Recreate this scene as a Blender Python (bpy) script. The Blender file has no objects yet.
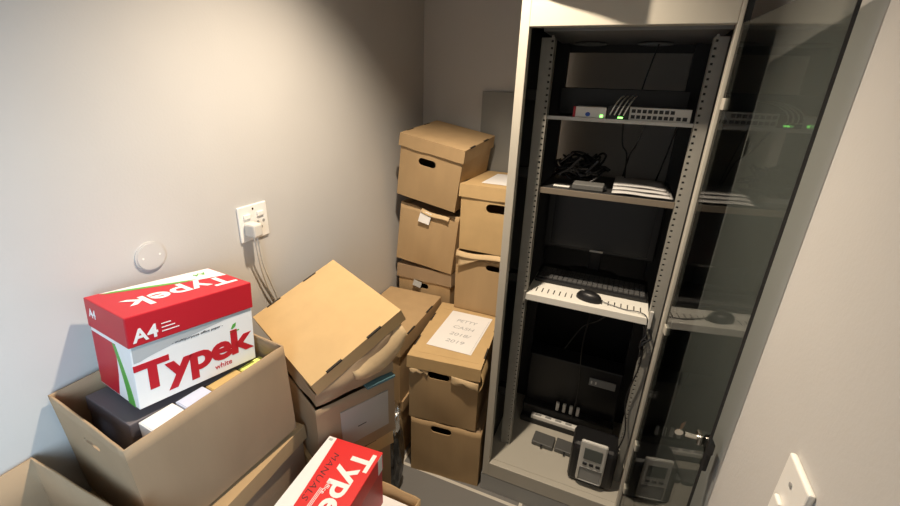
import bpy, bmesh, math, random
from mathutils import Vector, Matrix
from math import radians as R, sin, cos, pi
random.seed(5)
SC = bpy.context.scene
COL = SC.collection

# ------------------------------------------------------------------ materials
def mat(name, col, rough=.6, metal=0, spec=.5, var=.0, vscale=8, bump=0, bscale=80, emit=None, estr=0, stretch=None):
    m = bpy.data.materials.new(name); m.use_nodes = True
    nt = m.node_tree; b = nt.nodes['Principled BSDF']
    c = (col[0], col[1], col[2], 1)
    b.inputs['Base Color'].default_value = c
    b.inputs['Roughness'].default_value = rough
    b.inputs['Metallic'].default_value = metal
    b.inputs['Specular IOR Level'].default_value = spec
    if var or bump:
        tc = nt.nodes.new('ShaderNodeTexCoord')
        src = tc.outputs['Object']
        if stretch:
            mp = nt.nodes.new('ShaderNodeMapping'); mp.inputs['Scale'].default_value = stretch
            nt.links.new(src, mp.inputs['Vector']); src = mp.outputs['Vector']
    if var:
        n = nt.nodes.new('ShaderNodeTexNoise'); n.inputs['Scale'].default_value = vscale; n.inputs['Detail'].default_value = 6
        nt.links.new(src, n.inputs['Vector'])
        r = nt.nodes.new('ShaderNodeValToRGB')
        r.color_ramp.elements[0].position = .3; r.color_ramp.elements[1].position = .7
        r.color_ramp.elements[0].color = tuple(max(0, x*(1-var)) for x in col)+(1,)
        r.color_ramp.elements[1].color = tuple(min(1, x*(1+var)) for x in col)+(1,)
        nt.links.new(n.outputs['Fac'], r.inputs['Fac']); nt.links.new(r.outputs['Color'], b.inputs['Base Color'])
    if bump:
        n2 = nt.nodes.new('ShaderNodeTexNoise'); n2.inputs['Scale'].default_value = bscale; n2.inputs['Detail'].default_value = 4
        nt.links.new(src, n2.inputs['Vector'])
        bp = nt.nodes.new('ShaderNodeBump'); bp.inputs['Strength'].default_value = bump; bp.inputs['Distance'].default_value = .004
        nt.links.new(n2.outputs['Fac'], bp.inputs['Height']); nt.links.new(bp.outputs['Normal'], b.inputs['Normal'])
    if emit:
        b.inputs['Emission Color'].default_value = emit+(1,); b.inputs['Emission Strength'].default_value = estr
    return m

WALL = mat('wall_paint', (.52, .505, .48), .62, var=.025, vscale=3, bump=.06, bscale=160)
CEIL = mat('ceiling_paint', (.75, .74, .72), .8, var=.02)
CARD = mat('cardboard', (.45, .31, .165), .75, spec=.25, var=.05, vscale=14, bump=.12, bscale=40, stretch=(1, 1, .25))
CARD2 = mat('cardboard_pale', (.55, .38, .185), .7, spec=.3, var=.04, vscale=14, bump=.08, bscale=40)
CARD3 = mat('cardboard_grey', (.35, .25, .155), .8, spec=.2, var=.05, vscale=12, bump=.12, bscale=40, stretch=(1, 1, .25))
KRAFT = mat('torn_kraft', (.58, .43, .25), .85, spec=.2, var=.08, vscale=25)
DARK = mat('dark_slot', (.03, .022, .015), .9)
RED = mat('red_print', (.47, .010, .022), .42, spec=.5, var=.03)
RED2 = mat('red_print_bright', (.66, .02, .02), .45, spec=.5, var=.03)
WHITEP = mat('white_print', (.80, .80, .79), .45, var=.02)
GREYP = mat('grey_print', (.42, .44, .45), .45)
GREENP = mat('green_print', (.10, .36, .06), .45)
INK = mat('black_ink', (.02, .015, .02), .6)
PENCIL = mat('pencil_ink', (.42, .42, .44), .7)
PAPER = mat('paper', (.82, .81, .80), .7, var=.02)
METAL = mat('grey_powder_coat', (.50, .47, .40), .45, spec=.4, var=.03, vscale=4, bump=.03, bscale=300)
METALD = mat('grey_plinth_coat', (.36, .36, .35), .5, spec=.4, var=.03)
BLACKM = mat('black_steel', (.018, .018, .018), .5, spec=.4, var=.1)
RAILM = mat('galvanised_rail', (.31, .30, .265), .45, metal=.0, spec=.5, var=.06, vscale=20)
BLACKP = mat('black_plastic', (.012, .012, .013), .4, spec=.45, var=.1)
SCREEN = mat('black_screen', (.006, .006, .007), .25, spec=.4)
GREYPL = mat('grey_plastic', (.30, .30, .29), .5, var=.03)
LGREY = mat('pale_grey_plastic', (.60, .59, .55), .45, var=.02)
WHITEPL = mat('white_plastic', (.80, .78, .73), .4, var=.015)
WHITEM = mat('white_steel', (.80, .78, .71), .45, var=.02)
BLUE = mat('blue_print', (.03, .10, .45), .5)
CHROME = mat('chrome', (.7, .68, .62), .25, metal=1)
SHELFM = mat('brown_grey_steel', (.17, .14, .105), .5, var=.06)
LED = mat('green_led', (.1, .8, .1), .4, emit=(.25, 1, .15), estr=3.0)
TEAL = mat('teal_folder', (.09, .20, .23), .5, var=.05)
BINDER = mat('charcoal_binder', (.13, .115, .125), .6, var=.08)
OCHRE = mat('ochre_card', (.55, .38, .15), .7, var=.05)
LIME = mat('lime_paper', (.75, .78, .22), .6)
BLUEP = mat('pale_blue_paper', (.55, .60, .75), .6)
PANELG = mat('grey_board', (.25, .25, .235), .7, var=.03)
BAG = mat('black_bag', (.012, .012, .013), .22, spec=.7)
FOIL = mat('silver_foil', (.75, .74, .72), .22, metal=1)
LCD = mat('lcd', (.10, .115, .105), .3)
DGREY = mat('dark_grey_plastic', (.10, .10, .095), .5, var=.05)
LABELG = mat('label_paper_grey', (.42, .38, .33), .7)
SLEEVE = mat('paper_sleeve_shaded', (.45, .44, .43), .5, var=.1)  # white sleeves, their shading on the shelf put into a greyer base colour
KEYS = mat('key_caps', (.10, .10, .10), .35, spec=.5)
CORD = mat('cream_cord', (.62, .59, .53), .5)

def floor_mat():
    m = bpy.data.materials.new('floor_tiles'); m.use_nodes = True; nt = m.node_tree; b = nt.nodes['Principled BSDF']
    tc = nt.nodes.new('ShaderNodeTexCoord'); mp = nt.nodes.new('ShaderNodeMapping')
    mp.inputs['Location'].default_value = (.781, -1.383+.6, 0)
    br = nt.nodes.new('ShaderNodeTexBrick'); br.offset = 0
    br.inputs['Scale'].default_value = 1; br.inputs['Brick Width'].default_value = .6; br.inputs['Row Height'].default_value = .6
    br.inputs['Mortar Size'].default_value = .008; br.inputs['Mortar Smooth'].default_value = .1
    br.inputs['Color1'].default_value = (.20, .195, .185, 1); br.inputs['Color2'].default_value = (.215, .208, .20, 1)
    br.inputs['Mortar'].default_value = (.66, .62, .54, 1)
    nt.links.new(tc.outputs['Object'], mp.inputs['Vector']); nt.links.new(mp.outputs['Vector'], br.inputs['Vector'])
    n = nt.nodes.new('ShaderNodeTexNoise'); n.inputs['Scale'].default_value = 30
    mx = nt.nodes.new('ShaderNodeMix'); mx.data_type = 'RGBA'; mx.blend_type = 'MULTIPLY'; mx.inputs['Factor'].default_value = .25
    nt.links.new(br.outputs['Color'], mx.inputs['A']); nt.links.new(n.outputs['Color'], mx.inputs['B'])
    nt.links.new(br.outputs['Color'], b.inputs['Base Color']); b.inputs['Roughness'].default_value = .4
    return m
FLOOR = floor_mat()

def glass_mat():
    # smoked safety glass: tinted transmission, reflection growing at grazing angles
    m = bpy.data.materials.new('smoked_glass'); m.use_nodes = True; nt = m.node_tree
    for n in list(nt.nodes): nt.nodes.remove(n)
    out = nt.nodes.new('ShaderNodeOutputMaterial'); mix = nt.nodes.new('ShaderNodeMixShader')
    tr = nt.nodes.new('ShaderNodeBsdfTransparent'); tr.inputs['Color'].default_value = (.595, .618, .612, 1)
    gl = nt.nodes.new('ShaderNodeBsdfGlossy'); gl.inputs['Roughness'].default_value = .015; gl.inputs['Color'].default_value = (1, 1, 1, 1)
    lw = nt.nodes.new('ShaderNodeLayerWeight'); lw.inputs['Blend'].default_value = .5
    p = nt.nodes.new('ShaderNodeMath'); p.operation = 'POWER'; p.inputs[1].default_value = 5
    s = nt.nodes.new('ShaderNodeMath'); s.operation = 'MULTIPLY_ADD'; s.inputs[1].default_value = .55; s.inputs[2].default_value = .03
    nt.links.new(lw.outputs['Facing'], p.inputs[0]); nt.links.new(p.outputs[0], s.inputs[0]); nt.links.new(s.outputs[0], mix.inputs['Fac'])
    nt.links.new(tr.outputs[0], mix.inputs[1]); nt.links.new(gl.outputs[0], mix.inputs[2]); nt.links.new(mix.outputs[0], out.inputs['Surface'])
    return m
GLASS = glass_mat()

# ------------------------------------------------------------------ helpers
def link(name, me, m, parent=None, loc=None, rot=None):
    o = bpy.data.objects.new(name, me); COL.objects.link(o)
    if m is not None:
        for k in (m if isinstance(m, (list, tuple)) else [m]): me.materials.append(k)
    if parent: o.parent = parent
    if loc: o.location = loc
    if rot: o.rotation_euler = rot
    return o
def obj(name, bm, m, parent=None, loc=None, rot=None, smooth=None):
    bmesh.ops.recalc_face_normals(bm, faces=bm.faces[:])
    me = bpy.data.meshes.new(name); bm.to_mesh(me); bm.free()
    if smooth:
        for p in me.polygons: p.use_smooth = True
        me.set_sharp_from_angle(angle=R(smooth))
    return link(name, me, m, parent, loc, rot)
def tag(o, label=None, cat=None, group=None, kind=None):
    if label: o['label'] = label
    if cat: o['category'] = cat
    if group: o['group'] = group
    if kind: o['kind'] = kind
    return o
def thing(name, label, cat, loc=(0, 0, 0), yaw=0, tx=0, ty=0, group=None):
    o = bpy.data.objects.new(name, None); COL.objects.link(o); o.empty_display_size = .05
    o.location = loc; o.rotation_mode = 'YXZ'; o.rotation_euler = (tx, ty, yaw)
    return tag(o, label, cat, group)
def bx(bm, x0, x1, y0, y1, z0, z1, bev=0, mi=0, M=None):
    vs = [bm.verts.new((x, y, z)) for x in (x0, x1) for y in (y0, y1) for z in (z0, z1)]
    fs = [bm.faces.new([vs[i] for i in f]) for f in ((0, 1, 3, 2), (4, 6, 7, 5), (0, 4, 5, 1), (2, 3, 7, 6), (0, 2, 6, 4), (1, 5, 7, 3))]
    for f in fs: f.material_index = mi
    if M is not None: bmesh.ops.transform(bm, matrix=M, verts=vs)
    if bev:
        es = list({e for f in fs for e in f.edges})
        bmesh.ops.recalc_face_normals(bm, faces=fs)
        bmesh.ops.bevel(bm, geom=es, offset=bev, segments=2, affect='EDGES', profile=.5, material=mi)
    return bm
def box(*a, **k): return bx(bmesh.new(), *a, **k)
def prism(bm, pts, z0, z1, M=None, mi=0):
    a = [bm.verts.new((p[0], p[1], z0)) for p in pts]; b = [bm.verts.new((p[0], p[1], z1)) for p in pts]
    n = len(pts)
    fs = [bm.faces.new(a[::-1]), bm.faces.new(b)]
    for i in range(n): fs.append(bm.faces.new((a[i], a[(i+1) % n], b[(i+1) % n], b[i])))
    for f in fs: f.material_index = mi
    if M is not None: bmesh.ops.transform(bm, matrix=M, verts=a+b)
    return bm
def ngon(cx, cy, rx, ry, n=24): return [(cx+rx*cos(2*pi*i/n), cy+ry*sin(2*pi*i/n)) for i in range(n)]
def pill(cx, cy, w, h, n=8):
    r = h/2; out = []
    for i in range(n+1): a = -pi/2+pi*i/n; out.append((cx+w/2-r+r*cos(a), cy+r*sin(a)))
    for i in range(n+1): a = pi/2+pi*i/n; out.append((cx-w/2+r+r*cos(a), cy+r*sin(a)))
    return out
def frame(o, ux, uy):
    # 4x4 that maps local (x,y,z) onto origin o with axes ux, uy, ux x uy
    ux = Vector(ux).normalized(); uy = Vector(uy).normalized(); uz = ux.cross(uy)
    return Matrix(((ux.x, uy.x, uz.x, o[0]), (ux.y, uy.y, uz.y, o[1]), (ux.z, uy.z, uz.z, o[2]), (0, 0, 0, 1)))
def tube(bm, pts, r, n=7, sub=6, mi=0):
    P = [Vector(p) for p in pts]; Q = []
    for i in range(len(P)-1):
        p0 = P[max(i-1, 0)]; p1 = P[i]; p2 = P[i+1]; p3 = P[min(i+2, len(P)-1)]
        for k in range(sub):
            t = k/sub
            Q.append(.5*((2*p1)+(p2-p0)*t+(2*p0-5*p1+4*p2-p3)*t*t+(3*p1-p0-3*p2+p3)*t**3))
    Q.append(P[-1]); rings = []; nrm = None
    for i, q in enumerate(Q):
        d = (Q[min(i+1, len(Q)-1)]-Q[max(i-1, 0)])
        if d.length < 1e-9: d = Vector((0, 0, 1))
        d.normalize()
        if nrm is None: nrm = d.orthogonal().normalized()
        nrm = (nrm-d*nrm.dot(d))
        nrm = nrm.normalized() if nrm.length > 1e-6 else d.orthogonal().normalized()
        bn = d.cross(nrm)
        rings.append([bm.verts.new(q+nrm*(r*cos(2*pi*k/n))+bn*(r*sin(2*pi*k/n))) for k in range(n)])
    fs = []
    for a, b in zip(rings, rings[1:]):
        for k in range(n): fs.append(bm.faces.new((a[k], a[(k+1) % n], b[(k+1) % n], b[k])))
    fs.append(bm.faces.new(rings[0][::-1])); fs.append(bm.faces.new(rings[-1]))
    for f in fs: f.material_index = mi
    return bm
def text(name, s, size, m, parent, M, bold=0, shear=0, width=None, align='LEFT', thick=.0006, spacing=1, kind=None):
    c = bpy.data.curves.new(name, 'FONT'); c.body = s; c.size = size; c.offset = bold; c.extrude = thick/2; c.shear = shear
    c.align_x = align; c.space_character = spacing; c.resolution_u = 4
    t = bpy.data.objects.new(name, c); COL.objects.link(t)
    dg = bpy.context.evaluated_depsgraph_get(); me = bpy.data.meshes.new_from_object(t.evaluated_get(dg))
    bpy.data.objects.remove(t); bpy.data.curves.remove(c)
    xs = [v.co.x for v in me.vertices]
    if width and xs:
        x0, x1 = min(xs), max(xs); k = width/(x1-x0)
        for v in me.vertices: v.co.x = (v.co.x-x0)*k
    me.transform(M); me.materials.clear()
    return link(name, me, m, parent)
def evalmesh(o):
    dg = bpy.context.evaluated_depsgraph_get()
    return bpy.data.meshes.new_from_object(o.evaluated_get(dg))

# ------------------------------------------------------------------ cartons
def shell(name, w, d, h, m, parent, t=.004, bulge=(0, 0, 0, 0), torn=None, hole=None, holew=.09, holeh=.03, holez=.70, noise=.0015, seed=0, taper=0, slope=None, x0=0, y0=0, z0=0, holeu=.5):
    """open-topped carton body: thick walls, bulging sides, irregular top edge, hand holes"""
    rnd = random.Random(seed); nu, nv = 12, 10
    bm = bmesh.new(); cor = [(0, 0), (w, 0), (w, d), (0, d)]; nor = [(0, -1), (1, 0), (0, 1), (-1, 0)]
    ph = [rnd.uniform(0, 6.28) for _ in range(8)]
    ring = []
    for j in range(nv+1):
        row = []
        for s in range(4):
            a, b = cor[s], cor[(s+1) % 4]
            for i in range(nu):
                u = i/nu; v = j/nv
                x = a[0]+(b[0]-a[0])*u; y = a[1]+(b[1]-a[1])*u; z = h*v
                k = bulge[s]*sin(pi*u)*sin(pi*min(v*1.0, 1))+noise*(sin(7*u+9*v+ph[s])+sin(13*u-5*v+ph[s+4]))*.5*(1 if 0 < i else .3)
                x += nor[s][0]*k; y += nor[s][1]*k
                if taper: x += (w/2-x)*taper*(1-v); y += (d/2-y)*taper*(1-v)
                if slope: z += slope(s, u)*v
                if torn and j == nv: z += torn(s, u)
                if torn and j == nv-1: z += torn(s, u)*.6
                row.append(bm.verts.new((x+x0, y+y0, z+z0)))
        ring.append(row)
    n = 4*nu
    for a, b in zip(ring, ring[1:]):
        for i in range(n): bm.faces.new((a[i], a[(i+1) % n], b[(i+1) % n], b[i]))
    bm.faces.new(ring[0][::-1])
    bmesh.ops.recalc_face_normals(bm, faces=bm.faces[:])
    o = obj(name, bm, m, parent, smooth=35)
    so = o.modifiers.new('s', 'SOLIDIFY'); so.thickness = t; so.offset = -1
    cut = None
    if hole:
        cb = bmesh.new()
        for s in hole:
            L = w if s in (0, 2) else d
            if s == 0: M = frame((x0+w*holeu, y0-.03, z0+h*holez), (1, 0, 0), (0, 0, 1))
            elif s == 2: M = frame((x0+w*.5, y0+d-.03, z0+h*holez), (1, 0, 0), (0, 0, 1))
            elif s == 1: M = frame((x0+w-.03, y0+d*.5, z0+h*holez), (0, 1, 0), (0, 0, 1))
            else: M = frame((x0-.03, y0+d*.5, z0+h*holez), (0, 1, 0), (0, 0, 1))
            prism(cb, pill(0, 0, holew, holeh), -.06, .06, M)
        cut = obj('cutter', cb, None); cut.parent = parent
        bo = o.modifiers.new('b', 'BOOLEAN'); bo.object = cut; bo.operation = 'DIFFERENCE'; bo.solver = 'EXACT'
    me = evalmesh(o); old = o.data; o.modifiers.clear(); o.data = me; me.name = name; bpy.data.meshes.remove(old)
    if cut: bpy.data.objects.remove(cut)
    return o
def lid(w, d, z, lh, m, parent, slots='x', t=.004, sag=0, seed=0):
    """loose carton lid: top sheet and four skirts, with the fold slots along its edges"""
    bm = bmesh.new(); nu = 8; rnd = random.Random(seed)
    top = [[bm.verts.new((w*i/nu, d*j/nu, z-sag*sin(pi*i/nu)*sin(pi*j/nu))) for i in range(nu+1)] for j in range(nu+1)]
    for j in range(nu):
        for i in range(nu): bm.faces.new((top[j][i], top[j][i+1], top[j+1][i+1], top[j+1][i]))
    per = [top[0][i] for i in range(nu)]+[top[j][nu] for j in range(nu)]+[top[nu][i] for i in range(nu, 0, -1)]+[top[j][0] for j in range(nu, 0, -1)]
    low = [bm.verts.new((v.co.x+(v.co.x-w/2)*.012, v.co.y+(v.co.y-d/2)*.012, z-lh+rnd.uniform(-.002, .002))) for v in per]
    for i in range(len(per)): k = (i+1) % len(per); bm.faces.new((per[i], low[i], low[k], per[k]))
    bmesh.ops.recalc_face_normals(bm, faces=bm.faces[:])
    o = obj('lid', bm, m, parent)
    so = o.modifiers.new('s', 'SOLIDIFY'); so.thickness = t; so.offset = -1
    me = evalmesh(o); old = o.data; o.modifiers.clear(); o.data = me; bpy.data.meshes.remove(old)
    for a in (.16, .60):
        if slots == 'x':
            for x in (.003, w-.003): obj('slot', box(x-.0035, x+.0035, d*a, d*(a+.16), z-.004, z+.0008), DARK, o)
        else:
            for y in (.003, d-.003): obj('slot', box(w*a, w*(a+.16), y-.0035, y+.0035, z-.004, z+.0008), DARK, o)
    return o
def archive(label, x, y, z, yaw, w, d, h, tx=0, ty=0, lh=.055, hole=(0, 2), mb=CARD, ml=CARD, slots='x', bulge=(.004,)*4, torn=None, seed=1, haslid=True, holez=.72, holeu=.5, sag=.002, group=None, name='archive_box', holew=.09, holeh=.03):
    t = thing(name, label, 'box', (x, y, z), R(yaw), R(tx), R(ty), group)
    i = .007 if haslid else 0
    body = shell('body', w-2*i, d-2*i, h-(.005 if haslid else 0), mb, t, bulge=bulge, torn=torn, hole=hole, seed=seed, x0=i, y0=i, holez=holez, holeu=holeu, holew=holew, holeh=holeh)
    if haslid: L = lid(w, d, h, lh, ml, t, slots, seed=seed, sag=sag)
    return t
def sheet(name, pts_fn, nu, nv, m, parent, t=.0015):
    """a thin curved sheet of given thickness, pts_fn(u, v) -> xyz"""
    bm = bmesh.new()
    g = [[bm.verts.new(pts_fn(i/nu, j/nv)) for i in range(nu+1)] for j in range(nv+1)]
    for j in range(nv):
        for i in range(nu): bm.faces.new((g[j][i], g[j][i+1], g[j+1][i+1], g[j+1][i]))
    o = obj(name, bm, m, parent, smooth=40)
    so = o.modifiers.new('s', 'SOLIDIFY'); so.thickness = t; so.offset = 0
    me = evalmesh(o); old = o.data; o.modifiers.clear(); o.data = me; bpy.data.meshes.remove(old)
    return o

# ------------------------------------------------------------------ the setting
XL, XR, YB, YF, ZC = -1.13, .296, 2.28, -1.0, 2.65
def struct(name, bm, m): return tag(obj(name, bm, m), kind='structure')
struct('floor', box(XL-.1, XR+.1, YF, YB+.1, -.05, 0), FLOOR)
struct('ceiling', box(XL-.1, XR+.1, YF, YB+.1, ZC, ZC+.06), CEIL)
struct('wall_left', box(XL-.1, XL, YF, YB+.1, 0, ZC), WALL)
struct('wall_right', box(XR, XR+.1, YF, YB+.1, 0, ZC), WALL)
struct('wall_back', box(XL, XR, YB, YB+.1, 0, ZC), WALL)

# ------------------------------------------------------------------ rack cabinet
FANX, FANY = (-.215, .018), 1.91
CX0, CX1, CY0, CY1, CZ = -.374, .226, 1.41, 2.20, 2.03
cab = thing('rack_cabinet', 'tall grey server rack cabinet with its smoked glass door swung open', 'cabinet', (0, 0, 0))
bm = bmesh.new()
bx(bm, CX0, -.345, CY0, CY0+.035, .095, CZ, .002)                 # stiles and header
bx(bm, .197, .208, CY0, CY0+.035, .095, CZ, .002)
bx(bm, -.345, .197, CY0, CY0+.035, 1.93, CZ, .002)
bx(bm, -.345, .197, CY0, CY0+.03, .095, .17, .002)
obj('front_frame', bm, METAL, cab)
obj('corner_profile', box(.2085, CX1, CY0+.014, CY0+.034, .095, CZ, .001), BLACKM, cab)
bm = box(CX0-.004, CX1+.002, CY0+.001, CY0+.03, 0.0, .093, .002)
bx(bm, CX0, CX0+.02, CY0+.03, CY1, 0, .093); bx(bm, CX1-.02, CX1, CY0+.03, CY1, 0, .093); bx(bm, CX0+.02, CX1-.02, CY1-.02, CY1, 0, .093)
obj('plinth', bm, METALD, cab)
obj('base_plate', box(CX0+.003, CX1-.003, CY0+.03, CY1, .155, .17), METAL, cab)
obj('side_panel', box(CX0, CX0+.002, CY0+.035, CY1, .095, CZ), BLACKM, cab)
obj('side_panel', box(CX1-.002, CX1, CY0+.035, CY1, .095, CZ), BLACKM, cab)
bm = box(CX0, CX1, CY0+.035, CY1, CZ-.012, CZ)
obj('top_panel', bm, BLACKM, cab)
bm = box(CX0+.005, CX1-.005, 2.17, 2.19, .17, 1.10)
obj('rear_panel', bm, BLACKM, cab)
bm = bmesh.new()
for (xa, xb) in ((-.372, -.30), (.155, .222)): bx(bm, xa, xb, 1.93, 1.965, .172, CZ-.014)
bx(bm, -.372, .222, 1.986, 2.0, 1.905, CZ-.014)
obj('rear_frame', bm, BLACKM, cab)
FZc = 1.934
bm = box(-.33, .21, 1.555, 1.985, FZc, FZc+.004); bx(bm, -.33, .21, 1.552, 1.555, FZc, FZc+.04)
ft = obj('fan_tray', bm, GREYPL, cab)
for xc in FANX:                                                   # fans under the roof
    bm = bmesh.new()
    prism(bm, ngon(xc, FANY, .062, .062, 28), FZc-.002, FZc-.0005)
    f = obj('fan_opening', bm, BLACKM, ft)
    bm = bmesh.new()
    for k in range(4):
        r0 = .014+.015*k; P = ngon(xc, FANY, r0, r0, 20)
        for i in range(20):
            a, b = P[i], P[(i+1) % 20]
            tube(bm, [(a[0], a[1], FZc-.006), (b[0], b[1], FZc-.006)], .0011, 4, 1)
    bx(bm, xc-.06, xc+.06, FANY-.004, FANY+.004, FZc-.008, FZc-.0025)
    obj('fan_guard', bm, GREYPL, ft)
def rail(x0, x1, y, inner):                                       # perforated mounting rail, L section
    bm = bmesh.new(); s = 1 if inner > 0 else -1
    xi = x1 if s > 0 else x0                                       # inner edge carries the holes
    n = 84; zs = .172; pitch = (1.915-zs)/n
    xa, xb = (x1-.016, x1) if s > 0 else (x0, x0+.016)
    # holes: ladder of rungs between a solid strip and the edge strip
    if s > 0: bx(bm, x0, x1-.0105, y, y+.003, zs, 1.915); bx(bm, x1-.003, x1, y, y+.003, zs, 1.915)
    else: bx(bm, x0+.0105, x1, y, y+.003, zs, 1.915); bx(bm, x0, x0+.003, y, y+.003, zs, 1.915)
    for k in range(n+1):
        z = zs+k*pitch
        xa, xb = (x1-.0105, x1-.003) if s > 0 else (x0+.003, x0+.0105)
        bx(bm, xa, xb, y, y+.003, z-.0070, z+.0070)
    if s > 0: bx(bm, x1-.002, x1, y+.003, y+.04, zs, 1.915)
    else: bx(bm, x0, x0+.002, y+.003, y+.04, zs, 1.915)
    return bm
obj('mounting_rail', rail(-.333, -.29, 1.55, 1), RAILM, cab)
obj('mounting_rail', rail(.169, .2065, 1.55, -1), RAILM, cab)
for z in (.45, 1.02, 1.45, 1.72):
    obj('rail_bracket', box(-.371, -.334, 1.556, 1.60, z, z+.035), BLACKM, cab)
# glass door, hinged on the right stile and swung just past square
HX, HY = .206, 1.402; EX, EY = .262, .865
L = math.hypot(EX-HX, EY-HY); ang = math.atan2(EY-HY, EX-HX)
bm = box(0, L, 0, .005, .115, 1.928, .0008)
gd = obj('glass_door', bm, GLASS, cab, (HX, HY, 0), (0, 0, ang))
gd['label'] = 'smoked glass door with a lever lock'
for z in (.3, .52, 1.02, 1.72): obj('hinge', box(.0, .028, -.003, .009, z, z+.03, .002), METAL, gd)
obj('edge_seal', box(L, L+.0022, -.0005, .0055, .115, 1.928, .0005), BLACKP, gd)
# lock: plate outside and inside, swing lever, key with bow
bm = box(L-.046, L-.020, -.010, -.0005, 1.028, 1.054, .003); obj('lock_plate', bm, CHROME, gd)
bm = box(L-.040, L-.006, .0055, .020, 1.02, 1.05, .003); bx(bm, L-.034, L-.014, .010, .022, .965, 1.02, .004); obj('lever', bm, BLACKP, gd)
bm = bmesh.new()
tube(bm, [(L-.034, -.010, 1.04), (L-.036, -.034, 1.04)], .006, 10, 2)
prism(bm, ngon(0, 0, .009, .008, 14), -.0012, .0012, frame((L-.037, -.046, 1.04), (0, 1, 0), (0, 0, 1)))
prism(bm, [(0, 0), (.008, .014), (.010, .035), (.001, .02)], -.001, .001, frame((L-.037, -.046, 1.045), (1, .5, 0), (0, 0, 1)))
obj('key', bm, CHROME, gd)

tb = thing('shadow_casting_box', 'added flat box above the view on the rack cabinet, shading its header', 'box', (-.075, 1.333, CZ+.0005), R(160))  # added out of view to cast the dark shape on the header
shell('body', .36, .30, .12, CARD, tb, seed=31)
tb.rotation_euler = (0, 0, R(-11)); tb.location = (-.092-.36*cos(R(-11)), 1.350-.36*sin(R(-11)), CZ+.0005)
# upper shelf with router and switch
sh = thing('rack_shelf', 'thin black rack shelf carrying the router and switch', 'shelf', (-.29, 1.565, 1.666), group=None)
bm = box(0, .458, 0, .34, 0, .004); obj('deck', bm, BLACKM, sh)
obj('front_lip', box(0, .458, -.003, 0, -.006, .006), LGREY, sh)
t = thing('rack_unit', 'black rack mounted unit behind the router, below the rear opening', 'device', (-.285, 1.76, 1.671))
obj('chassis', box(0, .445, 0, .14, 0, .097, .003), BLACKP, t)
bm = bmesh.new()
for k in range(12): bx(bm, .02+.033*k, .04+.033*k, -.0015, 0, .012, .02)
obj('vent', bm, BLACKM, t)
t = thing('router', 'small white router with red end and blue mark left of the switch', 'router', (-.200, 1.572, 1.671))
obj('case', box(0, .104, 0, .09, 0, .036, .003), WHITEPL, t)
obj('red_stripe', box(-.004, .004, -.0012, .05, .001, .035), RED, t)
bm = bmesh.new(); prism(bm, ngon(.045, .012, .008, .007, 16), 0, .0012, frame((0, 0, 0), (1, 0, 0), (0, 0, 1))); obj('blue_mark', bm, BLUE, t)
obj('lamp', box(.086, .094, -.0015, 0, .004, .012), LED, t)
t = thing('network_switch', 'pale grey network switch with two rows of ports', 'network switch', (-.092, 1.572, 1.671))
obj('case', box(0, .249, .002, .15, 0, .04, .001), GREYPL, t)
fp = obj('front_panel', box(0.068, .249, -.001, .002, .001, .041, .0006), LGREY, t)
obj('dark_panel', box(0, .068, -.001, .002, .001, .041, .0006), BLACKP, t)
for r in range(2):
    for k in range(8): obj('port', box(.074+.0165*k, .086+.0165*k, -.002, -.0005, .006+.018*r, .017+.018*r), BLACKP, fp)
for k in range(2): obj('uplink_port', box(.209+.018*k, .222+.018*k, -.002, -.0005, .006, .017), BLACKP, fp)
obj('lamp', box(.034, .05, -.003, -.0005, .004, .009), LED, t)
for k in range(4):
    bm = bmesh.new(); x = -.083+.014*k
    tube(bm, [(x, 1.568, 1.686), (x+.002, 1.55, 1.69), (x+.012, 1.545, 1.715), (x+.022, 1.60, 1.735), (x+.03, 1.70, 1.745)], .0022, 7, 6)
    tag(obj('patch_cable', bm, WHITEPL), 'thin white patch cable arching up from the switch ports', 'cable', 'white patch cables at the switch')
# middle shelf
sh = thing('rack_shelf', 'brown grey rack shelf above the monitor holding cables and papers', 'shelf', (-.29, 1.57, 1.41))
obj('deck', box(0, .458, 0, .36, 0.002, .008), BLACKM, sh)
obj('front_lip', box(0, .458, -.004, 0, -.014, .008, .001), SHELFM, sh)
bm = bmesh.new(); rnd = random.Random(11)
for k in range(30):
    cx, cy = rnd.uniform(-.225, -.115), rnd.uniform(1.70, 1.80); pts = []; n = 9
    rx, ry, rz = rnd.uniform(.035, .065), rnd.uniform(.03, .06), rnd.uniform(.02, .075); ph = rnd.uniform(0, 6.28); bz = 1.424+rnd.uniform(0, .035)
    for i in range(n):
        a = ph+i*rnd.uniform(.7, .9)
        pts.append((cx+rx*cos(a), cy+ry*sin(a), max(1.4235, bz+rz*abs(sin(a*.7+k)))))
    tube(bm, pts, .0042, 6, 5)
for a in ((-.24, 1.66, 1.50, -.19, 1.64, 1.545), (-.14, 1.66, 1.47, -.10, 1.65, 1.52), (-.21, 1.65, 1.47, -.16, 1.62, 1.53)):
    tube(bm, [a[:3], a[3:]], .0045, 6, 2)
tag(obj('cable_tangle', bm, BLACKP), 'tangle of spare black cables heaped on the middle shelf', 'cables', kind='stuff')
t = thing('power_adapter', 'flat dark grey adapter box below the cable tangle', 'adapter', (-.175, 1.59, 1.418))
obj('case', box(0, .11, 0, .07, 0, .022, .004), DGREY, t); obj('cap', box(.11, .117, .02, .05, .006, .016, .001), BLACKP, t)
tag(obj('cable_tag', box(-.245, -.185, 1.60, 1.62, 1.4185, 1.4235, .002), LGREY), 'small pale cable tag left of the grey adapter', 'tag')
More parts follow.
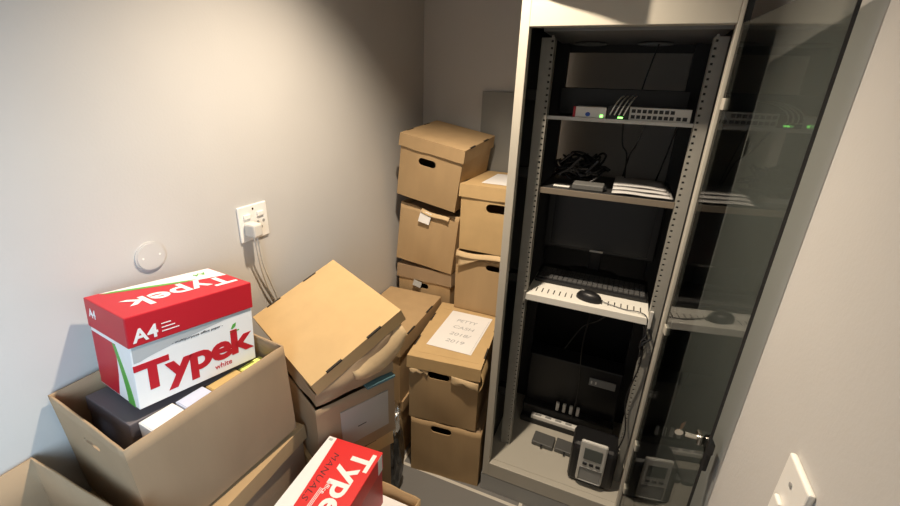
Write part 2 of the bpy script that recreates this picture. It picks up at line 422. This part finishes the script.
for k in range(3):
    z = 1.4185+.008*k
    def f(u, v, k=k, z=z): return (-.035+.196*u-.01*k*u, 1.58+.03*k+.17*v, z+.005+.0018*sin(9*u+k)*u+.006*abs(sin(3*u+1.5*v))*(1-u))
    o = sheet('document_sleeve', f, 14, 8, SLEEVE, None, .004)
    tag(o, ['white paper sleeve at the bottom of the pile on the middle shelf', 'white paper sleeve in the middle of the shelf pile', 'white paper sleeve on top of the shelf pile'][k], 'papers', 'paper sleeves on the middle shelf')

# sliding keyboard tray
tr = thing('keyboard_tray', 'white slotted sliding rack tray under the keyboard', 'tray', (-.292, 1.55, .955))
obj('rear_deck', box(0, .462, .241, .37, .020, .026, .001), BLACKM, tr)
bm = box(0, .462, 0, .24, .022, .028, .001); bx(bm, 0, .462, -.004, 0, 0, .028, .001)
obj('deck', bm, WHITEM, tr)
for k in range(18):
    if k in (7, 8, 9): continue
    obj('vent_slot', box(.032+.0235*k, .036+.0235*k, .035, .075, .0275, .0287), DARK, tr)
obj('slide_bracket', box(.462, .474, -.01, .04, -.01, .06, .002), LGREY, tr)
obj('slide_bracket', box(-.008, 0, -.01, .05, -.01, .04, .002), RAILM, tr)
kb = thing('keyboard', 'full size black keyboard lying on the white tray', 'keyboard', (-.285, 1.682, .984), R(-1))
obj('case', box(0, .45, 0, .15, 0, .016, .004), BLACKP, kb)
kbm = bmesh.new()
for r in range(6):
    for k in range(21):
        if k in (15, 17) and r != 2: pass
        bx(kbm, .012+.0204*k, .0295+.0204*k, .016+.0205*r, .033+.0205*r, .016, .021, 0)
ks = obj('keys', kbm, KEYS, kb); ks['kind'] = 'stuff'
obj('lamp', box(.402, .41, .138, .142, .016, .0166), WHITEPL, kb); obj('lamp', box(.418, .426, .138, .142, .016, .0166), WHITEPL, kb)
def dome(bm, cx, cy, z0, rx, ry, h, n=18, m=6, p=.6):
    rings = []
    for j in range(m):
        a = j/(m-1)*pi/2*.97; k = cos(a)**p
        rings.append([bm.verts.new((cx+rx*k*cos(2*pi*i/n), cy+ry*k*sin(2*pi*i/n), z0+h*sin(a))) for i in range(n)])
    for a, b in zip(rings, rings[1:]):
        for i in range(n): bm.faces.new((a[i], a[(i+1) % n], b[(i+1) % n], b[i]))
    bm.faces.new(rings[0][::-1]); bm.faces.new(rings[-1]); return bm
ms = thing('mouse', 'black computer mouse on the white tray before the keyboard', 'mouse', (-.05, 1.605, .984), R(75))
obj('shell', dome(bmesh.new(), 0, 0, 0, .030, .052, .034), BLACKP, ms, smooth=50)
obj('wheel', box(-.003, .003, .022, .036, .026, .034, .001), GREYPL, ms)
bm = bmesh.new(); tube(bm, [(.0, 1.60, .99), (.05, 1.585, .987), (.09, 1.575, .987), (.14, 1.57, .99), (.166, 1.545, .98), (.168, 1.54, .9), (.165, 1.545, .80)], .002, 6)
tag(obj('mouse_cable', bm, BLACKP), 'thin black mouse cable trailing over the right tray edge', 'cable')
mo = thing('monitor', 'black monitor on round stand below the middle shelf', 'monitor', (-.062, 1.878, .984))
bm = bmesh.new(); prism(bm, ngon(0, 0, .112, .052, 32), 0, .010); dome(bm, 0, 0, .010, .105, .046, .010, 32, 4, 1); obj('stand_base', bm, BLACKP, mo, smooth=40)
bm = box(-.026, .026, .005, .03, .012, .15, .004); obj('stand_neck', bm, BLACKP, mo)
obj('housing', box(-.236, .236, -.006, .035, .10, .395, .006), BLACKP, mo)
obj('screen', box(-.205, .207, -.0072, -.005, .118, .382), SCREEN, mo)
obj('badge', box(-.028, .028, -.0085, -.005, .106, .114), LGREY, mo)
# lower equipment
eq = thing('battery_unit', 'large black equipment block low in the rack with white plugs', 'equipment', (-.285, 1.735, .17))
obj('tower', box(0, .44, .085, .19, 0, .36, .006), BLACKP, eq)
obj('ledge', box(0, .44, 0, .035, 0, .03, .004), BLACKM, eq)
obj('ledge', box(0, .44, .035, .085, 0, .085, .006), BLACKM, eq)
obj('silver_plate', box(.295, .415, .079, .085, .265, .305, .001), GREYPL, eq)
for k in range(2): obj('lamp', box(.302+.02*k, .310+.02*k, .077, .08, .276, .292, .001), WHITEPL, eq)
for k in range(4):
    obj('plug', box(.162+.033*k, .178+.033*k, .045, .06, .085, .135, .004), WHITEPL, eq)
ps = thing('power_strip', 'white power strip slanting across the black equipment ledge', 'power strip', (-.232, 1.738, .2005), R(-1))
obj('case', box(0, .235, 0, .026, 0, .022, .004), WHITEPL, ps)
for k in range(4): obj('outlet', box(.02+.05*k, .05+.05*k, .006, .020, .0215, .0226), GREYPL, ps)
obj('cord', tube(bmesh.new(), [(.235, .012, .012), (.25, .0, .012), (.268, -.02, .03), (.275, -.05, .02)], .004, 7), WHITEPL, ps)
for i, (x, lab) in enumerate(((-.195, 'grey green flat box at the left on the rack floor'), (-.088, 'grey green flat box right of its twin on the rack floor'))):
    t = thing('adapter_box', lab, 'box', (x, 1.60, .171), R(-3), group='flat boxes on the rack floor')
    obj('case', box(0, .10, 0, .075, 0, .022, .004), DGREY, t); obj('cable_end', box(.044, .052, -.012, .0, .008, .02, .001), BLACKP, t)
up = thing('backup_power_supply', 'black and grey backup power supply with small display and buttons', 'power supply', (-.012, 1.475, .171), R(0))
obj('body', box(0, .185, .0, .13, 0, .205, .02), BLACKP, up)
bz = obj('front_bezel', box(.035, .142, -.012, .004, .026, .243, .008), LGREY, up)
obj('display', box(.053, .125, -.0145, -.011, .152, .212, .002), LCD, bz)
for k in range(3): obj('button', box(.054+.026*k, .072+.026*k, -.017, -.011, .122, .137, .003), BLACKP, bz)
obj('lower_grille', box(.045, .135, -.0135, -.011, .036, .11, .006), GREYPL, bz)
# loose cables in the rack
for pts, r, lab in (
    ([(.03, 1.90, 1.93), (.012, 1.90, 1.84), (.0, 1.905, 1.765)], .003, 'thin black cable hanging across the rear opening'),
    ([(-.04, 1.62, 1.665), (-.03, 1.70, 1.58), (-.01, 1.74, 1.54), (.0, 1.79, 1.44), (.03, 1.84, 1.424)], .003, 'black cable dropping from left under the switch'),
    ([(.03, 1.62, 1.665), (.015, 1.70, 1.58), (.0, 1.755, 1.535), (-.012, 1.835, 1.424)], .003, 'black cable dropping from the middle of the switch'),
    ([(.13, 1.64, 1.665), (.125, 1.76, 1.55), (.11, 1.84, 1.424)], .003, 'black cable dropping from the right end of the switch'),
    ([(.05, 1.62, .95), (.0, 1.68, .86), (-.06, 1.70, .80), (-.12, 1.72, .66)], .003, 'black cable drooping below the white tray'),
    ([(-.03, 1.66, .95), (-.045, 1.70, .7), (-.03, 1.74, .45), (-.04, 1.76, .25)], .003, 'long black cable hanging to the white plugs'),
    ([(.16, 1.535, .95), (.175, 1.53, .80), (.155, 1.53, .62), (.18, 1.53, .45), (.15, 1.52, .30)], .0028, 'black cable running down beside the right rail')):
    bm = bmesh.new(); tube(bm, pts, r, 6); tag(obj('cable', bm, BLACKP), lab, 'cable')
bm = bmesh.new()
for k, (dx, dz) in enumerate(((0, 0), (.012, .012), (-.006, .02))):
    tube(bm, [(.165+dx, 1.54, .93+dz), (.178+dx, 1.53, .90+dz), (.16, 1.525, .87+dz), (.172, 1.535, .85), (.166, 1.54, .82)], .004, 6)
tag(obj('cable_knot', bm, BLACKP), 'knot of black cables hanging at the right tray bracket', 'cable')

# ------------------------------------------------------------------ wall fittings
so = thing('wall_socket', 'cream double wall socket with switches on the left wall', 'socket', (XL, .998, 1.307), 0)
obj('plate', box(0, .007, -.06, .06, -.06, .06, .003), WHITEPL, so)
for s in (-1, 1):
    obj('rocker_switch', box(.007, .012, s*.028-.014, s*.028+.014, .016, .032, .002), WHITEPL, so)
bm = bmesh.new()
for (y, z) in ((.016, -.004), (.040, -.004), (.028, -.024)): prism(bm, ngon(y, z, .0055, .0055, 12), .0065, .0076, frame((0, 0, 0), (0, 1, 0), (0, 0, 1)))
obj('socket_hole', bm, GREYPL, so)
obj('screw', prism(bmesh.new(), ngon(0, .046, .004, .004, 10), .007, .008, frame((0, 0, 0), (0, 1, 0), (0, 0, 1))), CHROME, so)
pl = thing('wall_plug', 'cream plug with a cord pushed into the left wall socket', 'plug', (XL+.0085, .970, 1.296))
bm = box(0, .045, -.019, .019, -.028, .018, .007); obj('plug_body', bm, CORD, pl)
for s in (-.006, .006):
    obj('cord', tube(bmesh.new(), [(.026, s, -.024), (.026, s+.004, -.06), (.016, .02+s, -.14), (.008, .05+s*1.6, -.24), (.006, .072+s, -.30), (.006, .085, -.40), (.006, .09, -.6)], .0032, 7), CORD, pl)
bp = thing('blanking_plate', 'round white blanking plate on the left wall above the red lid', 'cover plate', (XL, .653, 1.304))
FX = frame((0, 0, 0), (0, 1, 0), (0, 0, 1))
obj('rim', prism(bmesh.new(), ngon(0, 0, .040, .040, 36), -.001, .004, FX), WALL, bp)
obj('disc', prism(bmesh.new(), ngon(0, 0, .036, .036, 36), .004, .006, FX), WALL, bp)
for y in (-.022, .022): obj('screw', prism(bmesh.new(), ngon(y, 0, .003, .003, 8), .006, .0068, FX), WHITEPL, bp)
sw = thing('light_switch', 'white light switch plate low on the right wall', 'switch', (XR, .583, 1.225))
obj('plate', box(-.009, 0, -.039, .039, -.055, .055, .003), WHITEPL, sw)
obj('rocker', box(-.016, -.009, -.002, .020, -.045, -.008, .003), WHITEPL, sw)
obj('screw', prism(bmesh.new(), ngon(.004, .026, .004, .004, 10), -.0105, -.0085, FX), GREYPL, sw)
pb = tag(obj('grey_board', box(0, .34, 0, .012, 0, 1.74, .002), PANELG, None, (-.772, YB-.020, 0)), 'tall grey board standing against the back wall behind the boxes', 'board')

# ------------------------------------------------------------------ boxes at the back, left corner stack
NB = 'cardboard archive boxes stacked in the back corner'
archive('topmost tilted lidded cardboard box in the left corner stack', -1.082, 1.867, 1.233, -2.75, .348, .385, .316, 5.6, 9.6, lh=.062, seed=2, holez=.66, holew=.095, holeh=.036, holeu=.46, group=NB)
def torn_A(s, u): return -.016*max(0, sin(pi*(u-.25)/.75)) if s == 0 and u > .3 else (-.008*sin(pi*u) if s == 1 else 0)
a2 = archive('cardboard box with torn top and white tag under the topmost corner box', -1.10, 1.905, .86, -1.5, .338, .36, .325, 0, 5.9, haslid=False, hole=None, seed=3, bulge=(.012, .008, .004, .004), torn=torn_A, group=NB)
obj('tag', box(0, .064, -.004, -.001, -.03, .03, .001), PAPER, a2, (.125, -.016, .282), (R(-10), R(6), 0))
sheet('torn_flap', lambda u, v: (.13+.16*u, -.004-.016*sin(v*1.4), .322-.018*u-.018*v-.006*sin(5*u)), 10, 4, KRAFT, a2, .003)
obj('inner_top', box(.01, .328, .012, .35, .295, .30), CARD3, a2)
a3 = archive('lowest visible corner box, in shadow behind the flat lid', -1.10, 1.915, .545, -2, .335, .35, .275, hole=(0,), seed=4, lh=.075, ml=CARD3, group=NB, holez=.62, holeu=.45)
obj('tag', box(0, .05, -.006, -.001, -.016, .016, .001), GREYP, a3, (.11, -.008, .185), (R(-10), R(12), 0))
archive('plain cardboard box hidden at the foot of the corner stack', -1.10, 1.915, 0, -2, .335, .35, .543, hole=(0,), seed=5, group=NB)
# second back stack, beside the cabinet
NB2 = 'cardboard archive boxes stacked beside the cabinet'
b1 = archive('lidded box with paper sheet on top, touching the cabinet frame', -.718, 1.85, .998, -.6, .335, .40, .331, lh=.062, seed=6, holez=.70, holew=.105, holeh=.042, holeu=.57, mb=CARD2, ml=CARD2, group=NB2)
obj('paper_sheet', box(.085, .30, .07, .33, .3315, .333), PAPER, b1)
def torn_B(s, u): return -.03*abs(sin(5*u)) if s == 0 else 0
b2 = archive('crumpled lidless box under the paper topped box by the cabinet', -.722, 1.853, .665, -.6, .335, .395, .325, haslid=False, hole=(0,), seed=7, holez=.80, holeu=.62, bulge=(.006, .004, .002, .006), torn=torn_B, mb=CARD, group=NB2)
sheet('torn_flap', lambda u, v: (.006+.325*u, -.004-.02*sin(v*1.5)*(1-.3*u), .326-.022*v-.006*sin(7*u)), 12, 4, KRAFT, b2, .003)
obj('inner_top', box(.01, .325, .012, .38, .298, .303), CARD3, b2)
sheet('torn_flap', lambda u, v: (.02+.12*u, -.007-.014*v, .318-.012*u-.075*v*(1-u)), 6, 6, KRAFT, b2, .003)
archive('plain cardboard box at the foot of the stack by the cabinet', -.722, 1.926, 0, -.6, .335, .328, .663, hole=(0,), seed=8, lh=.06, group=NB2)
# box in front of the corner stack
d1 = archive('flat topped lidded box between the slanted lid and the labelled box', -1.105, 1.388, .34, 2.2, .310, .49, .345, lh=.075, seed=9, hole=None, ml=CARD, group='cardboard boxes along the left wall')
archive('plain cardboard box under the flat topped lidded box', -1.10, 1.41, 0, 2.2, .305, .46, .338, seed=10, hole=(0,), group='cardboard boxes along the left wall')
# front stack by the cabinet
def torn_C(s, u):
    if s == 0: return -.012-(.055*sin(pi*(u-.5)/.5) if u > .5 else 0)-.02*abs(sin(11*u))
    if s == 1: return -.03*sin(pi*u)
    return -.01
c2 = archive('bottom box standing on the tiles, left of the cabinet plinth', -.725, 1.373, 0, 6.3, .335, .45, .32, seed=12, haslid=False, hole=(0,), holez=.88, holeu=.44, holew=.1, holeh=.034, mb=CARD, torn=lambda s, u: -.006*abs(sin(9*u)), bulge=(.006, .006, .003, .003), group='two boxes left of the cabinet plinth')
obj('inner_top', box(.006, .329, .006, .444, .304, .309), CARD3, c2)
c1 = archive('box with a handwritten sheet taped to its lid', -.742, 1.366, .322, 6.5, .33, .515, .338, lh=.06, seed=13, mb=CARD, ml=CARD2, hole=(0,), holez=.775, holeu=.44, holew=.10, holeh=.034, bulge=(.010, .008, .003, .004), slots='x', group='two boxes left of the cabinet plinth')
sheet('torn_flap', lambda u, v: (.205+.12*u, -.002-.006*v-.008*sin(pi*v)*sin(pi*u), .278-.045*v*(.75+.25*sin(9*u+.6)*sin(4*u))-.012*u), 16, 6, KRAFT, c1, .003)
sheet('torn_edge', lambda u, v: (.012+.085*u, .001-.006*v-.004*sin(6*u), .277-.016*v*(.5+abs(sin(8*u))))  , 14, 3, KRAFT, c1, .003)
sheet('curled_corner', lambda u, v: (.315+.028*sin(2.6*v), .006+.12*u-.02*v, .335-.10*v), 6, 8, CARD2, c1, .003)
# sheet of paper on the lid
lb = obj('label_sheet', box(0, .215, 0, .34, .3385, .3395), PAPER, c1, (.052, .105, 0), (0, 0, R(-5)))
FZ = lambda x, y, z=.3398: frame((x, y, z), (1, 0, 0), (0, 1, 0))
for i, s in enumerate(('PETTY', 'CASH', '2018/', '2019')):
    text('lettering', s, .036, PENCIL, lb, FZ(.055+.004*i, .245-.062*i), shear=.15, width=.105 if i < 3 else .09, thick=.0005)
bm = bmesh.new()
for k in range(26): bx(bm, .205, .2075, .012+.0115*k, .018+.0115*k, .3394, .3398)
obj('punched_edge', bm, PENCIL, lb)
obj('packing_tape', box(.004, .31, .45, .495, .3382, .3386), CARD2, c1)
obj('packing_tape', box(.004, .31, .04, .085, .3382, .3386), CARD2, c1)

# ------------------------------------------------------------------ middle: slanted lid stack
hb = thing('archive_box', 'overfull box with a large slanted lid below the wall socket', 'box', (-1.088, .922, .965), R(-25.6), R(24), R(5.6))
lid(.418, .337, .034, .045, CARD2, hb, 'x', seed=14)
SX, SY = .348, .268                                              # upright body, its top edge rising to the back under the lid
hbody = shell('body', SX, SY, .078, CARD3, hb, bulge=(.010, .014, .004, .004), seed=15, x0=.066, y0=.014, z0=-.089, noise=.004,
              slope=lambda s, u: [lambda: -.098*(.066+SX*u)+.445*.014, lambda: -.098*.414+.445*(.014+SY*u), lambda: -.098*(.414-SX*u)+.445*.282, lambda: -.098*.066+.445*(.282-SY*u)][s]())
hbody.matrix_local = (Matrix.Rotation(R(24), 4, 'X') @ Matrix.Rotation(R(5.6), 4, 'Y')).inverted()
sheet('curled_flap', lambda u, v: (.404+.036*sin(2.6*v), .115+.205*u-.01*v, -.012-.112*v*math.sqrt(max(.02, 1-((u-.5)/.56)**2))), 14, 8, KRAFT, hb, .003)
i1 = archive('open box with white label and teal folder under the slanted lid box', -1.025, .905, .632, -26, .352, .272, .232, haslid=False, hole=None, seed=16, mb=CARD3, bulge=(.003, .003, .003, .003), group='boxes under the slanted lid')
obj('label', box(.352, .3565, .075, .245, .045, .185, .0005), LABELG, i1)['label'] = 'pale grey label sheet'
obj('label_mark', box(.3565, .357, .13, .16, .10, .103), INK, i1)
fo = thing('folder', 'teal document folder poking out under the slanted lid', 'folder', (-1.025, .905, .8645), R(-26))
obj('cover', box(.12, .366, .165, .268, 0, .002), TEAL, fo); obj('page_block', box(.13, .362, .167, .264, .002, .006), PAPER, fo); obj('back_cover', box(.12, .366, .165, .268, .006, .008), TEAL, fo)
archive('closed box with pale lid edge, under the white labelled box', -1.036, .897, .25, -26, .354, .278, .378, hole=None, seed=17, ml=CARD2, mb=CARD3, group='boxes under the slanted lid')
archive('low plain box on the floor beneath the slanted lid stack', -1.033, .90, 0, -26, .35, .27, .248, hole=None, seed=18, mb=CARD3, group='boxes under the slanted lid')
# black bag with foil
bag = thing('plastic_bag', 'crumpled black plastic bag with silver foil between the box stacks', 'bag', (-.742, 1.235, 0))
def crumple(name, m, w, d, h, seed, parent, amp, loc):
    bm = bmesh.new(); bmesh.ops.create_icosphere(bm, subdivisions=4, radius=1)
    rnd = random.Random(seed); dirs = [(Vector((rnd.gauss(0, 1), rnd.gauss(0, 1), rnd.gauss(0, 1))).normalized(), rnd.uniform(3, 9), rnd.uniform(0, 6)) for _ in range(9)]
    for v in bm.verts:
        k = 1+amp*sum(abs(sin(f*v.co.dot(n)+p))-.6 for n, f, p in dirs)/4
        v.co = Vector((v.co.x*w/2*k, v.co.y*d/2*k, max(0, h/2+v.co.z*h/2*k)))
    return obj(name, bm, m, parent, loc)
crumple('bag_body', BAG, .075, .13, .44, 3, bag, .30, (0, 0, .0))
crumple('foil', FOIL, .075, .08, .17, 8, bag, .5, (.012, -.03, .36))

# ------------------------------------------------------------------ left front: open carton, paper carton in it
e1 = thing('open_carton', 'open grey brown carton holding files under the red and white box', 'box', (-1.121, .374, .773), R(-5.1), R(2.4), R(.8))
shell('body', .309, .395, .297, CARD3, e1, t=.005, hole=(0,), holez=.78, holew=.065, holeh=.011, seed=20, bulge=(.002, .004, .002, .002), noise=.001)
bn = thing('binder_box', 'charcoal file box inside the open carton, under the red and white box', 'file box', (-1.092, .400, .815), R(-5), R(-4))
obj('case', box(0, .185, 0, .30, 0.0, .219, .004), BINDER, bn); obj('cap', box(-.002, .187, -.002, .302, .185, .223, .003), BINDER, bn)
for (y, dy, z, m, nm, lab) in ((.412, .075, .238, WHITEP, 'envelope', 'white envelope with red print standing in the open carton'),
                              (.492, .068, .235, BLUEP, 'envelope', 'pale blue envelope standing in the open carton'),
                              (.566, .085, .228, OCHRE, 'file_box', 'ochre cardboard file box standing in the open carton'),
                              (.657, .07, .223, LIME, 'paper_pad', 'yellow green paper pad at the far end of the open carton')):
    t = thing(nm, lab, 'stationery', (-.899+(y-.412)*.09, y, .797), R(-5))
    obj('cover', box(0, .07, 0, dy, 0, z, .002), m, t)
    if nm == 'envelope' and m is WHITEP:
        text('lettering', 'A4', .02, RED, t, frame((.05, .02, z+.0006), (0, 1, 0), (-1, 0, 0)), bold=.0008)
        obj('flap', box(.004, .066, .003, dy-.003, z, z+.0012), WHITEP, t)
    else: obj('flap', box(.004, .066, .003, dy-.003, z, z+.0012), m, t)
# red and white paper carton
TW, TD, TH = .198, .29, .221
tp = thing('paper_carton', 'red and white copy paper carton resting tilted on the open box', 'box', (-1.094, .450, 1.0515), R(-8.9), R(-5.4), R(-2.8))
obj('body', box(.003, TW-.003, .003, TD-.003, 0, TH-.01, .0015), WHITEP, tp)
LH = .071
ld = obj('lid', box(0, TW, 0, TD, TH-LH, TH, .0025), RED, tp)
FR = lambda y, z, o=.0003: frame((TW-.003+o, y, z), (0, 1, 0), (0, 0, 1))        # long front face
FRL = lambda y, z, o=.0003: frame((TW+o, y, z), (0, 1, 0), (0, 0, 1))            # lid skirt, front
text('lettering', 'Typek', .092, RED, tp, FR(.003, .040), bold=.0034, width=.282, spacing=.95)
text('small_lettering', 'white', .02, RED, tp, FR(.175, .016), bold=.0002)
def wave():
    n = 24; top = []; bot = []
    for i in range(n+1):
        u = i/n; y = .006+(TD-.012)*u
        top.append((y, TH-LH+.002)); bot.append((y, .112+.030*min(1, max(0, (u-.05)*1.4))**.7 if u > .05 else .112))
    return [(p[0], p[1]) for p in bot]+[(p[0], p[1]) for p in reversed(top)]
obj('grey_wave', prism(bmesh.new(), wave(), 0, .0004, FR(0, 0, 0)), GREYP, tp)
text('fine_print', '- multipurpose office paper -', .0085, INK, tp, FR(.085, .126, .0006), width=.12)
lf = bmesh.new(); prism(lf, [(.225, .110), (.231, .121), (.240, .124), (.238, .114), (.230, .109)], 0, .0006, FR(0, 0, 0)); bx(lf, TW-.003, TW-.0024, .222, .247, .100, .103)
obj('leaf_mark', lf, GREENP, tp)
text('lettering', 'A4', .042, WHITEP, ld, FRL(.010, TH-LH+.010), bold=.001, width=.05)
bm = bmesh.new()
for k in range(3): bx(bm, TW, TW+.0007, .068, .104-.008*k, TH-LH+.016+.009*k, TH-LH+.018+.009*k)
obj('fine_print', bm, WHITEP, ld)
# short left end: red with a white and green sweep
FE = lambda o=.0003: frame((0, .003-o, 0), (1, 0, 0), (0, 0, 1))
obj('red_end_panel', prism(bmesh.new(), [(.005, .003), (.10, .003), (.115, .06), (.125, .139), (.005, .139)], 0, .0006, frame((0, .003, 0), (1, 0, 0), (0, 0, 1))), RED, tp)
gs = [(.150+.045*math.sin(1.5*(z/.139)), z) for z in [i*.139/12 for i in range(13)]]
obj('green_stripe', prism(bmesh.new(), [(x-.012-.02*(1-z/.139), z) for x, z in [(.178-.055*(zz/.139)**1.4, zz) for zz in [i*.139/10 for i in range(11)]]]+[(x, z) for x, z in reversed([(.178-.055*(zz/.139)**1.4, zz) for zz in [i*.139/10 for i in range(11)]])], 0, .0009, frame((0, .003, 0), (1, 0, 0), (0, 0, 1))), GREENP, tp)
text('lettering', 'A4', .03, WHITEP, ld, frame((.02, -.0003, TH-LH+.03), (1, 0, 0), (0, 0, 1)), bold=.0005)
# lid top
FT = lambda x, y, o=.0003: frame((x, y, TH+o), (0, -1, 0), (1, 0, 0))
text('lettering', 'Typek', .092, WHITEP, ld, FT(.096, TD-.012, .0008), bold=.0018, width=.245)
wp = [(.004, .03), (.004, TD-.004), (.092, TD-.004), (.078, TD-.07), (.052, .15), (.026, .08)]
obj('white_panel', prism(bmesh.new(), wp, TH, TH+.0004), WHITEP, ld)
gp = [(.010, .05), (.026, .10), (.050, .165), (.072, .225), (.070, .19), (.056, .145), (.030, .075), (.012, .03)]
obj('green_stripe', prism(bmesh.new(), gp, TH, TH+.0006), GREENP, ld)
text('fine_print', 'A4', .028, GREENP, ld, FT(.03, TD-.03, .0008), bold=.0004)
# closed box under the open carton
archive('lidded box under the open carton, its pale lid edge showing', -1.112, .335, .36, 2.5, .350, .425, .403, hole=None, seed=21, mb=CARD3, ml=CARD, lh=.05, slots='y', group='boxes under the open carton')
archive('plain floor box at the foot of the open carton stack', -1.112, .34, 0, 2.5, .345, .42, .358, hole=None, seed=22, mb=CARD3, lh=.05, group='boxes under the open carton')
# open carton in the lower left corner
g1 = thing('open_carton', 'empty open carton at the lower left edge against the wall', 'box', (-1.118, -.06, 0))
shell('body', .36, .36, .945, CARD3, g1, t=.005, seed=23, hole=None, noise=.001)
sheet('flap', lambda u, v: (.352-.0+.10*v, .01+.33*u, .945-.09*v), 6, 4, CARD3, g1, .004)

# ------------------------------------------------------------------ bottom centre: red lid carton on an open carton
k1 = thing('open_carton', 'open brown carton of papers by the red lidded box', 'box', (-.635, .50, 0), R(0))
shell('body', .222, .345, .555, CARD, k1, t=.005, seed=25, hole=None, noise=.003, torn=lambda s, u: .012*sin(pi*u) if s == 2 else 0)
tag(obj('paper_stack', box(.010, .212, .012, .325, .008, .535, .002), PAPER, None, (-.635, .50, 0)), 'white papers filling the open brown carton by the red lid', 'papers')
JW, JD, JH = .178, .29, .20
jt = thing('paper_carton', 'red copy paper carton with handwritten MANUALS on its lid', 'box', (-.662, .484, .5635), R(4.3))
obj('body', box(.003, JW-.003, .003, JD-.003, 0, JH-.01, .0015), RED, jt)
jl = obj('lid', box(0, JW, 0, JD, JH-.06, JH, .0025), RED2, jt)
obj('white_strip', prism(bmesh.new(), [(0.001, .002), (.05, .002), (.040, .13), (.026, JD-.002), (0.001, JD-.002)], JH, JH+.0004), WHITEP, jl)
bm = bmesh.new(); bx(bm, .006, .018, JD-.016, JD-.008, JH+.0004, JH+.0008); obj('barcode', bm, GREYP, jl)
FJ = lambda x, y, o=.0004: frame((x, y, JH+o), (0, -1, 0), (1, 0, 0))
text('lettering', 'Typek', .088, WHITEP, jl, FJ(.106, JD-.018), bold=.0022, width=.262)
text('small_lettering', 'office', .018, WHITEP, jl, FJ(.086, JD-.135), bold=0)
text('handwriting', 'MANUALS', .027, INK, jl, FJ(.049, JD-.050), shear=.2, bold=-.0004, width=.155, thick=.0006, spacing=1.1)
bm = bmesh.new()
for r in range(3): bx(bm, .077+.004*r, .0785+.004*r, .06, .13, JH, JH+.0005)
obj('fine_print', bm, WHITEP, jl)
obj('white_edge', box(JW, JW+.0006, JD-.032, JD-.008, JH-.058, JH-.002), WHITEP, jl)

# ------------------------------------------------------------------ ceiling lamp and daylight
LX, LY = -.48, 1.05
dl = thing('downlight', 'round recessed ceiling downlight over the boxes', 'lamp', (LX, LY, ZC))
bm = bmesh.new(); n = 32
P = [(.045, 0), (.062, 0), (.062, -.006), (.045, -.010)]
rg = [[bm.verts.new((r*cos(2*pi*i/n), r*sin(2*pi*i/n), z)) for i in range(n)] for r, z in P]
for a in range(4):
    A, B = rg[a], rg[(a+1) % 4]
    for i in range(n): bm.faces.new((A[i], A[(i+1) % n], B[(i+1) % n], B[i]))
obj('trim_ring', bm, WHITEPL, dl)
obj('diffuser', prism(bmesh.new(), ngon(0, 0, .044, .044, 32), -.004, -.001), mat('lamp_glow', (.9, .9, .9), .5, emit=(1, .86, .66), estr=6), dl)
def light(name, kind, loc, energy, col, **k):
    l = bpy.data.lights.new(name, kind); l.energy = energy; l.color = col
    for a, v in k.items(): setattr(l, a, v)
    o = bpy.data.objects.new(name, l); COL.objects.link(o); o.location = loc; return o
light('downlight_lamp', 'SPOT', (LX, LY, ZC-.02), 126, (1, .84, .655), spot_size=R(108), spot_blend=.75, shadow_soft_size=.03)
d = light('daylight', 'AREA', (.15, -.85, 1.5), 8, (.58, .79, 1), shape='RECTANGLE', size=.5, size_y=1.6, spread=R(70))
d.rotation_euler = (Vector((-1.13, .02, 1.0))-d.location).to_track_quat('-Z', 'Y').to_euler()
w = bpy.data.worlds.new('world'); SC.world = w; w.use_nodes = True
w.node_tree.nodes['Background'].inputs['Color'].default_value = (1, .93, .84, 1); w.node_tree.nodes['Background'].inputs['Strength'].default_value = .26

# ------------------------------------------------------------------ camera
cd = bpy.data.cameras.new('camera'); cam = bpy.data.objects.new('camera', cd); COL.objects.link(cam); SC.camera = cam
yaw, pit, rol = R(-22.2086), R(21.4144), R(2.1735)
f = Vector((sin(yaw)*cos(pit), cos(yaw)*cos(pit), -sin(pit))); r = Vector((cos(yaw), -sin(yaw), 0)); u = r.cross(f)
r2 = cos(rol)*r+sin(rol)*u; u2 = -sin(rol)*r+cos(rol)*u
cam.matrix_world = Matrix(((r2.x, u2.x, -f.x, 0), (r2.y, u2.y, -f.y, 0), (r2.z, u2.z, -f.z, 1.75), (0, 0, 0, 1)))
cd.sensor_width = 36; cd.lens = 420.98/900*36; cd.clip_start = .01
vs = SC.view_settings; vs.view_transform = 'Standard'; vs.look = 'None'; vs.gamma = 1; vs.use_curve_mapping = False; vs.exposure = .42
